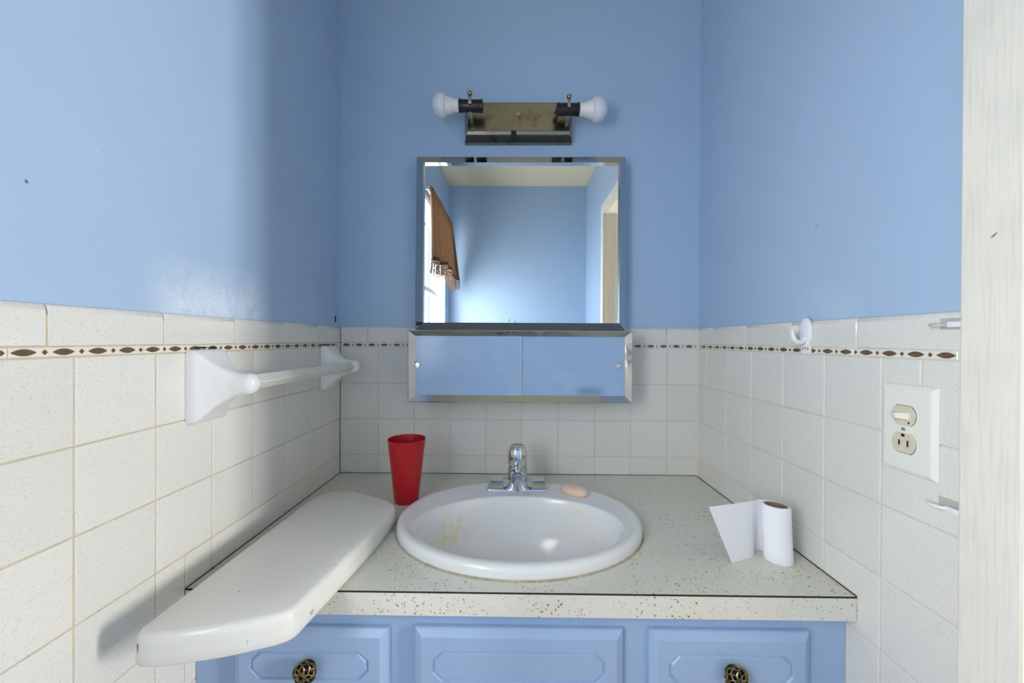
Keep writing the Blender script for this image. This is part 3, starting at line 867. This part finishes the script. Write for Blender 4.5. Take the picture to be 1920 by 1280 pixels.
# ------------------------------------------------------------------ towel bar
tb = thing('towel_bar', (XL, 0.90, 1.055), 'white ceramic towel bar with two flared posts on the tiles', 'towel bar')
BZ, BXo = 1.1235, 0.0705
def post(y0, y1, facing):
    z0, z1 = 1.0575, 1.1820; yc = (y0 + y1) / 2
    rings = []
    for k in range(25):
        q = k / 24; d = 0.093 * q
        e = 1 - min(1, max(0, (d - 0.011) / 0.070))
        hz_ = 0.0185 + (0.0610 - 0.0185) * e ** 2.4
        hy_ = 0.0150 + ((y1 - y0) / 2 - 0.0160) * e ** 2.8
        if d < 0.004: hz_ = 0.0618; hy_ = (y1 - y0) / 2
        if q > 0.84:
            w = math.sqrt(max(0.03, 1 - ((q - 0.84) / 0.16) ** 2)); hz_ *= w; hy_ *= (0.35 + 0.65 * w)
        zc = (z0 + z1) / 2 + (BZ - (z0 + z1) / 2) * q
        p = 14 - 11.4 * min(1, d / 0.055)
        rg = []
        for i in range(32):
            a = 2 * PI * i / 32; c, s_ = math.cos(a), math.sin(a)
            rg.append((XL + 0.0006 + d, yc + hy_ * math.copysign(abs(c) ** (2 / p), c), zc + hz_ * math.copysign(abs(s_) ** (2 / p), s_)))
        rings.append(rg)
    put('post', MB().loft(rings, True, True, True), M['bar_china'], tb, 60)
post(0.637, 0.716, 1); post(1.080, 1.160, -1)
m = MB(); s_ = 0.0138
rings = [[(XL + BXo + dx * s_, y, BZ + dz * s_) for dx, dz in ((-1, 0), (-0.93, 0.07), (-0.07, 0.93), (0.07, 0.93), (0.93, 0.07), (0.93, -0.07), (0.07, -0.93), (-0.07, -0.93), (-0.93, -0.07))] for y in (0.672, 1.128)]
put('bar', m.loft(rings, True, True, True), M['bar'], tb, 30, label='ivory square bar set on edge')

# ------------------------------------------------------------------ medicine cabinet
YM = 1.165
mc = thing('medicine_cabinet', (0.01, 1.16, 1.025), 'steel-framed mirror cabinet with a blue sliding-door box below', 'medicine cabinet')
ux0, ux1, uz0, uz1 = -0.2945, 0.3150, 1.2265, 1.7345
put('case', MB().box(ux0 + 0.004, ux1 - 0.004, YM + 0.001, yb - 0.0002, uz0, uz1 - 0.003), M['box_metal'], mc)
put('mirror', MB().box(ux0 + 0.012, ux1 - 0.008, YM - 0.001, YM + 0.001, uz0 + 0.010, uz1 - 0.010), M['mirror'], mc, label='mirror with worn silvering along the bottom')
def rails(x0, x1, z0, z1, wl_, wr_, wt_, wb_, y_out, y_in, y_back, name, flare=0.0):
    O = [(x0 - flare, z0), (x1 + flare, z0), (x1, z1), (x0, z1)]; I = [(x0 + wl_, z0 + wb_), (x1 - wr_, z0 + wb_), (x1 - wr_, z1 - wt_), (x0 + wl_, z1 - wt_)]
    for k in range(4):
        a, b = O[k], O[(k + 1) % 4]; c, d = I[(k + 1) % 4], I[k]
        cx_, cz_ = (x0 + x1) / 2, (z0 + z1) / 2
        def sh(p, e):
            return (p[0] + math.copysign(e, cx_ - p[0]), p[1] + math.copysign(e, cz_ - p[1]))
        a2, b2 = sh(a, 0.0018), sh(b, 0.0018)
        vs = [(a[0], y_back, a[1]), (b[0], y_back, b[1]), (c[0], y_back, c[1]), (d[0], y_back, d[1]),
              (a[0], y_out + 0.001, a[1]), (b[0], y_out + 0.001, b[1]), (a2[0], y_out, a2[1]), (b2[0], y_out, b2[1]), (c[0], y_in, c[1]), (d[0], y_in, d[1])]
        fs = [(0, 3, 2, 1), (0, 1, 5, 4), (4, 5, 7, 6), (6, 7, 8, 9), (9, 8, 2, 3), (0, 4, 6, 9, 3), (1, 2, 8, 7, 5)]
        put(name, MB().add(vs, fs), M['rail'], mc)
rails(ux0, ux1, uz0, uz1, 0.0225, 0.0185, 0.0215, 0.0235, YM - 0.0020, YM - 0.0125, YM + 0.012, 'frame_rail', 0.003)
put('corner_clip', MB().box(-0.2905, -0.2815, YM - 0.017, YM - 0.009, 1.2400, 1.2510), M['black'], mc)
YBX = 1.095
bx0, bx1, bz0, bz1 = -0.3000, 0.3190, 1.0275, 1.2265
m = MB()
m.box(bx0 + 0.003, bx1 - 0.003, YBX + 0.012, YB - 0.0005, bz1 - 0.006, bz1 - 0.002); m.box(bx0 + 0.003, bx1 - 0.003, YBX + 0.012, YB - 0.0005, bz0 + 0.002, bz0 + 0.006)
m.box(bx0 + 0.003, bx0 + 0.007, YBX + 0.012, YB - 0.0005, bz0 + 0.006, bz1 - 0.006); m.box(bx1 - 0.007, bx1 - 0.003, YBX + 0.012, YB - 0.0005, bz0 + 0.006, bz1 - 0.006)
m.box(bx0 + 0.007, bx1 - 0.007, YB - 0.004, YB - 0.0005, bz0 + 0.006, bz1 - 0.006)
put('box', m, M['box_metal'], mc)
rails(bx0, bx1, bz0, bz1, 0.0180, 0.0180, 0.0160, 0.0185, YBX, YBX + 0.0135, YBX + 0.024, 'frame_rail', -0.001)
d1 = put('sliding_door', MB().box(bx0 + 0.010, 0.0105, YBX + 0.0135, YBX + 0.0165, bz0 + 0.010, bz1 - 0.009), [M['door_glass']], mc)
d2 = put('sliding_door', MB().box(-0.010, bx1 - 0.010, YBX + 0.0175, YBX + 0.0205, bz0 + 0.010, bz1 - 0.009), [M['door_glass']], mc)
put('glass_edge', MB().box(0.0105, 0.0155, YBX + 0.0137, YBX + 0.0172, bz0 + 0.012, bz1 - 0.011), M['glass_edge'], d1)
for x, z, par in ((-0.2740, 1.1315, d1), (0.2850, 1.1305, d2)):
    y = YBX + (0.0135 if par is d1 else 0.0175)
    put('finger_pull', MB().lathe([(0.0082, 0.0), (0.0094, -0.0022), (0.0088, -0.0036), (0.0066, -0.0032), (0.0054, -0.0010), (0.0001, -0.0008)], (x, y, z), 'y', 28), M['chrome'], par, 40)

# ------------------------------------------------------------------ vanity light
vl = thing('vanity_light', (0.003, 1.19, 1.79), 'tarnished bronze vanity light with two bare white bulbs', 'light fixture')
lx0, lx1 = -0.158, 0.163; lz0, lzm, lz1 = 1.7920, 1.8130, 1.9010
def ring_plate(e, z0, z1, y): return [(lx0 + e, y, z0), (lx1 - e, y, z0), (lx1 - e, y, z1), (lx0 + e, y, z1)]
m = MB().loft([ring_plate(-0.001, lz0 - 0.001, lz1, yb), ring_plate(0, lz0, lz1, 1.198), ring_plate(0.003, lz0 + 0.004, lz1 - 0.002, 1.190), ring_plate(0.008, lz0 + 0.013, lz1 - 0.003, 1.176), ring_plate(0.010, lzm, lz1 - 0.004, 1.172), ring_plate(0.012, lzm + 0.002, lz1 - 0.005, 1.1735)], True, False, True)
put('back_plate', m, M['bronze'], vl, 20)
put('cap_nut', MB().lathe([(0.0065, 0), (0.0065, -0.003), (0.0050, -0.0065), (0.0001, -0.0075)], (0.0023, 1.1735, 1.8604), 'y', 20), M['steel'], vl, 40)
put('lower_clip', MB().box(-0.0190, -0.0035, 1.168, 1.188, 1.793, 1.8135, bev=0.001), M['black'], vl)
def lamp(sgn, xs, zc, bx_tip, tilt):
    yl = 1.128
    a0, a1 = xs                     # socket span, inner to outer
    mk = MB().lathe([(0.0001, 0.0), (0.0165, 0.0), (0.0180, 0.001), (0.0180, 0.006), (0.0170, 0.008), (0.0170, abs(a1 - a0) - 0.008), (0.0185, abs(a1 - a0) - 0.006), (0.0185, abs(a1 - a0) - 0.001), (0.0160, abs(a1 - a0)), (0.0150, abs(a1 - a0) - 0.004)], (0, 0, 0), 'x', 28)
    def tf(mb):
        c, s_ = math.cos(tilt), math.sin(tilt)
        mb.v = [(a0 + sgn * (x * c), yl + y, zc + z + x * s_) for x, y, z in mb.v]; return mb
    put('socket', tf(mk), M['socket'], vl, 35)
    L0 = abs(a1 - a0); Lb = abs(bx_tip - a0)
    bu = MB().lathe([(0.0120, L0 - 0.002), (0.0165, L0), (0.0175, L0 + 0.002), (0.0178, L0 + 0.012), (0.0172, L0 + 0.0125), (0.0180, L0 + 0.0135), (0.0205, L0 + 0.022), (0.0245, L0 + 0.0335), (0.0262, L0 + 0.037), (0.0255, L0 + 0.0375)], (0, 0, 0), 'x', 36)
    b = put('bulb', tf(bu), M['bulb_white'], vl, 40)
    s0 = L0 + 0.0365; prof = [(0.0258, s0)]
    R = 0.0332; cxx = Lb - R * 0.86
    for i in range(13):
        t = math.radians(125 - 125 * i / 12)
        prof.append((max(0.0001, R * math.sin(t)), cxx + R * 0.86 * math.cos(t)))
    prof = [p for p in prof if p[1] >= s0]
    put('globe', tf(MB().lathe(prof, (0, 0, 0), 'x', 40)), M['globe'], b, 60, label='frosted bulb globe')
    xa = a0 + sgn * L0 * 0.52
    arm = MB(); w = 0.0042
    pts = [(1.170, lz0 + 0.045), (1.160, zc - 0.030), (1.140, zc - 0.0225), (1.118, zc - 0.012), (1.1085, zc + 0.002), (1.1085, zc + 0.014), (1.1100, zc + 0.0195)]
    rr = []
    for y, z in pts:
        rr.append([(xa - w, y, z), (xa + w, y, z), (xa + w, y + 0.0022, z), (xa - w, y + 0.0022, z)])
    arm.loft(rr, True, True, True)
    ar = put('arm', arm, M['steel'], vl, 30)
    put('ball_finial', MB().lathe([(0.0034, -0.0085)] + [(max(0.0001, 0.0070 * math.sin(PI * i / 14)), -0.0070 * math.cos(PI * i / 14)) for i in range(1, 15)], (xa, 1.1105, zc + 0.0262), 'z', 24), M['brass'], ar, 60)
    put('slot_screw', MB().box(xa - 0.0018, xa + 0.0018, 1.1068, 1.1088, zc - 0.0085, zc - 0.0045), M['black'], ar)
lamp(-1, (-0.0985, -0.1660), 1.8605, -0.2440, 0.02)
lamp(1, (0.1095, 0.1740), 1.8510, 0.2535, 0.0)
put('card_tab', MB().add([(0.1130, 1.150, 1.8720), (0.1020, 1.150, 1.8520), (0.1140, 1.150, 1.8480), (0.1220, 1.150, 1.8700), (0.1130, 1.1515, 1.8720), (0.1020, 1.1515, 1.8520), (0.1140, 1.1515, 1.8480), (0.1220, 1.1515, 1.8700)], [(0, 1, 2, 3), (7, 6, 5, 4), (0, 4, 5, 1), (1, 5, 6, 2), (2, 6, 7, 3), (3, 7, 4, 0)]), M['card'], vl, label='scrap of brown card insulation')

# ------------------------------------------------------------------ switch and outlet plate
py0, py1, pz0, pz1 = 0.5170, 0.5958, 1.0180, 1.1412
sw = thing('switch_outlet_plate', (XR, (py0 + py1) / 2, pz0), 'off-white wall plate with a toggle switch above an outlet', 'switch plate')
def prr(e, d): return [(XR - d, py0 + e, pz0 + e), (XR - d, py1 - e, pz0 + e), (XR - d, py1 - e, pz1 - e), (XR - d, py0 + e, pz1 - e)]
put('plate', MB().loft([prr(0, 0.0002), prr(0, 0.0012), prr(0.0015, 0.0030), prr(0.0055, 0.0052), prr(0.0075, 0.0056)], True, False, True), M['plate'], sw)
pyc = 0.5590
def face(zc, hw, hh, d0, d1, cut):
    r = []
    for d, e in ((d0, 0), (d1 - 0.0006, 0), (d1, 0.0006)):
        rg = []
        for i in range(40):
            a = 2 * PI * i / 40
            y, z = (hw - e) * math.cos(a), (hw - e) * math.sin(a)
            z = max(-hh + e, min(hh - e, z)); rg.append((XR - d, pyc + y, zc + z))
        r.append(rg)
    return MB().loft(r, True, False, True)
put('opening_edge', face(1.0985, 0.0178, 0.0143, 0.0050, 0.00585, 0), M['hole'], sw)
s1 = put('switch_body', face(1.0983, 0.0168, 0.0136, 0.0050, 0.0068, 0), M['ivory'], sw)
put('toggle_slot', MB().box(XR - 0.0071, XR - 0.0060, pyc - 0.0105, pyc + 0.0105, 1.0983 - 0.0050, 1.0983 + 0.0050), M['ivory_toggle'], s1)
put('toggle', MB().add([(XR - 0.0065, pyc - 0.0085, 1.0940), (XR - 0.0065, pyc + 0.0090, 1.0940), (XR - 0.0065, pyc + 0.0090, 1.1026), (XR - 0.0065, pyc - 0.0085, 1.1026),
    (XR - 0.0165, pyc + 0.0020, 1.0948), (XR - 0.0150, pyc + 0.0100, 1.0948), (XR - 0.0150, pyc + 0.0100, 1.1018), (XR - 0.0165, pyc + 0.0020, 1.1018)], [(0, 1, 2, 3), (7, 6, 5, 4), (0, 4, 5, 1), (1, 5, 6, 2), (2, 6, 7, 3), (3, 7, 4, 0)]), M['ivory_toggle'], s1)
put('screw', MB().lathe([(0.0015, 0), (0.0015, -0.0008), (0.0001, -0.001)], (0, 0, 0), 'y', 12), M['hole'], s1).location = Vector((XR - 0.0070, pyc - 0.0085, 1.0890)) - WL[s1]
put('opening_edge', face(1.0598, 0.0178, 0.0143, 0.0050, 0.00585, 0), M['hole'], sw)
s2 = put('outlet_body', face(1.0602, 0.0170, 0.0136, 0.0050, 0.0070, 0), M['ivory'], sw)
for yy, h in ((pyc + 0.0052, 0.0036), (pyc - 0.0068, 0.0042)):
    put('slot', MB().box(XR - 0.0074, XR - 0.0066, yy - 0.0011, yy + 0.0011, 1.0602 - h, 1.0602 + h), M['hole'], s2)
put('ground_hole', MB().box(XR - 0.0074, XR - 0.0066, pyc - 0.0024, pyc + 0.0024, 1.0688, 1.0728, bev=0.0003), M['hole'], s2)
put('center_screw', MB().box(XR - 0.0070, XR - 0.0054, pyc - 0.0028, pyc + 0.0028, 1.0770, 1.0815, bev=0.0006), M['chrome'], sw)

# ------------------------------------------------------------------ adhesive hook on the border
hk = thing('adhesive_hook', (XR, 0.7500, 1.178), 'white plastic stick-on hook over the brown border', 'hook')
hy = 0.7525
def oval_yz(yc, zc, a, b, d, n=36): return [(XR - d, yc + a * math.cos(2 * PI * i / n), zc + b * math.sin(2 * PI * i / n)) for i in range(n)]
put('back_plate', MB().loft([oval_yz(hy, 1.2170, 0.0150, 0.0275, 0.0004), oval_yz(hy, 1.2170, 0.0150, 0.0275, 0.0040), oval_yz(hy, 1.2170, 0.0138, 0.0262, 0.0056), oval_yz(hy, 1.2170, 0.0100, 0.0200, 0.0066)], True, False, True), M['hookwhite'], hk, 50)
hkpts = [(XR - 0.005, hy, 1.2060), (XR - 0.012, hy, 1.1985), (XR - 0.020, hy, 1.1985), (XR - 0.0265, hy, 1.2055), (XR - 0.0285, hy, 1.2165), (XR - 0.0280, hy, 1.2240)]
put('hook_arm', MB().tube(hkpts, [0.0090, 0.0088, 0.0082, 0.0070, 0.0052, 0.0025], 16, 0, 0.55), M['hookwhite'], hk, 60)
tabo = put('adhesive_tab', MB().box(XR - 0.0022, XR - 0.0003, hy - 0.0125, hy + 0.0120, 1.1765, 1.1950, bev=0.0005), M['tape'], hk)
for k in range(3):
    yy = hy + 0.0085 - k * 0.0068
    put('printed_mark', MB().add([(XR - 0.0024, yy - 0.0014, 1.1852), (XR - 0.0024, yy + 0.0012, 1.1852), (XR - 0.0024, yy + 0.0007, 1.1895), (XR - 0.0024, yy - 0.0003, 1.1895)], [(0, 1, 2, 3)]), M['black'], tabo)

# ------------------------------------------------------------------ two clear cord clips beside the door casing
def clip(zc, label, drop):
    t = thing('cord_clip', (XR, 0.507, zc - 0.008), label, 'clip')
    put('adhesive_pad', MB().box(XR - 0.0016, XR - 0.0002, 0.4790, 0.5165, zc - 0.0070, zc + 0.0070, bev=0.0004), M['clear'], t)
    put('clip_body', MB().box(XR - 0.0065, XR - 0.0016, 0.4835, 0.5060, zc - 0.0048 - drop, zc + 0.0030 - drop, bev=0.0018), M['hookwhite'], t, 40)
    pts = [(XR - 0.004, 0.5050, zc - 0.001 - drop), (XR - 0.009, 0.5100, zc - 0.001 - drop), (XR - 0.0105, 0.5180, zc - 0.001 - drop), (XR - 0.006, 0.5240, zc - 0.001 - drop), (XR - 0.002, 0.5265, zc - 0.001 - drop)]
    put('clip_arm', MB().tube(pts, 0.0030, 10, 0, 0.8), M['clear'] if drop == 0 else M['hookwhite'], t, 60)
clip(1.2232, 'clear plastic clip stuck on the cap tile by the door casing', 0.0)
clip(0.9965, 'clear plastic clip stuck on the tile below the switch plate', 0.0040)

# ------------------------------------------------------------------ curtain on the window (seen in the mirror)
rod = thing('curtain_rod', (XL + 0.02, -0.31, 2.05), 'slim white curtain rod above the window', 'curtain rod')
RX, RZ = XL + 0.020, 2.068
put('rod', MB().lathe([(0.006, 0), (0.006, 0.76)], (RX, -0.70, RZ), 'y', 14, True, True), M['white_paint'], rod, 40)
for y in (-0.695, 0.055):
    put('bracket', MB().box(xl, RX + 0.008, y - 0.006, y + 0.006, RZ - 0.010, RZ + 0.010, bev=0.002), M['white_paint'], rod)
cu = thing('valance_curtain', (RX, -0.31, 1.60), 'brown gathered valance with a fringed hem hanging on the window rod', 'curtain')
nu, nv = 120, 14
def cpt(u, v):      # u along the rod, v downwards
    yc0, yc1 = -0.675, 0.035; y = yc0 + (yc1 - yc0) * u
    y += (u - 0.5) * (0.22 if u < 0.5 else 0.08) * v
    w = math.sin(u * 2 * PI * 13) * (0.009 + 0.012 * v) + math.sin(u * 2 * PI * 5.3 + 1) * 0.010 * v
    return (RX + 0.018 + 0.022 * v ** 0.8 + w, y, RZ + 0.020 - 0.420 * v - 0.02 * v * math.sin(u * 9))
rings = [[cpt(u / nu, v / nv) for u in range(nu + 1)] for v in range(nv + 1)]
put('cloth', MB().loft(rings, False), M['curtain'], cu, 80)
m = MB()
for k in range(260):
    u = (k + random.random()) / 260; p = Vector(cpt(u, 1.0))
    L_ = random.uniform(0.055, 0.085); q = p
    pts = [p]
    for s_ in range(3):
        q = q + Vector((random.uniform(-1, 1) * 0.005, random.uniform(-1, 1) * 0.007, -L_ / 3)); pts.append(q)
    m.tube(pts, 0.0011, 4)
put('fringe', m, M['fringe'], cu, kind='stuff')
band = [[Vector(cpt(u / nu, v)) + Vector((0.002, 0, 0)) for u in range(nu + 1)] for v in (0.95, 0.975, 1.0)]
put('trim_band', MB().loft(band, False), M['fringe'], cu, 80)
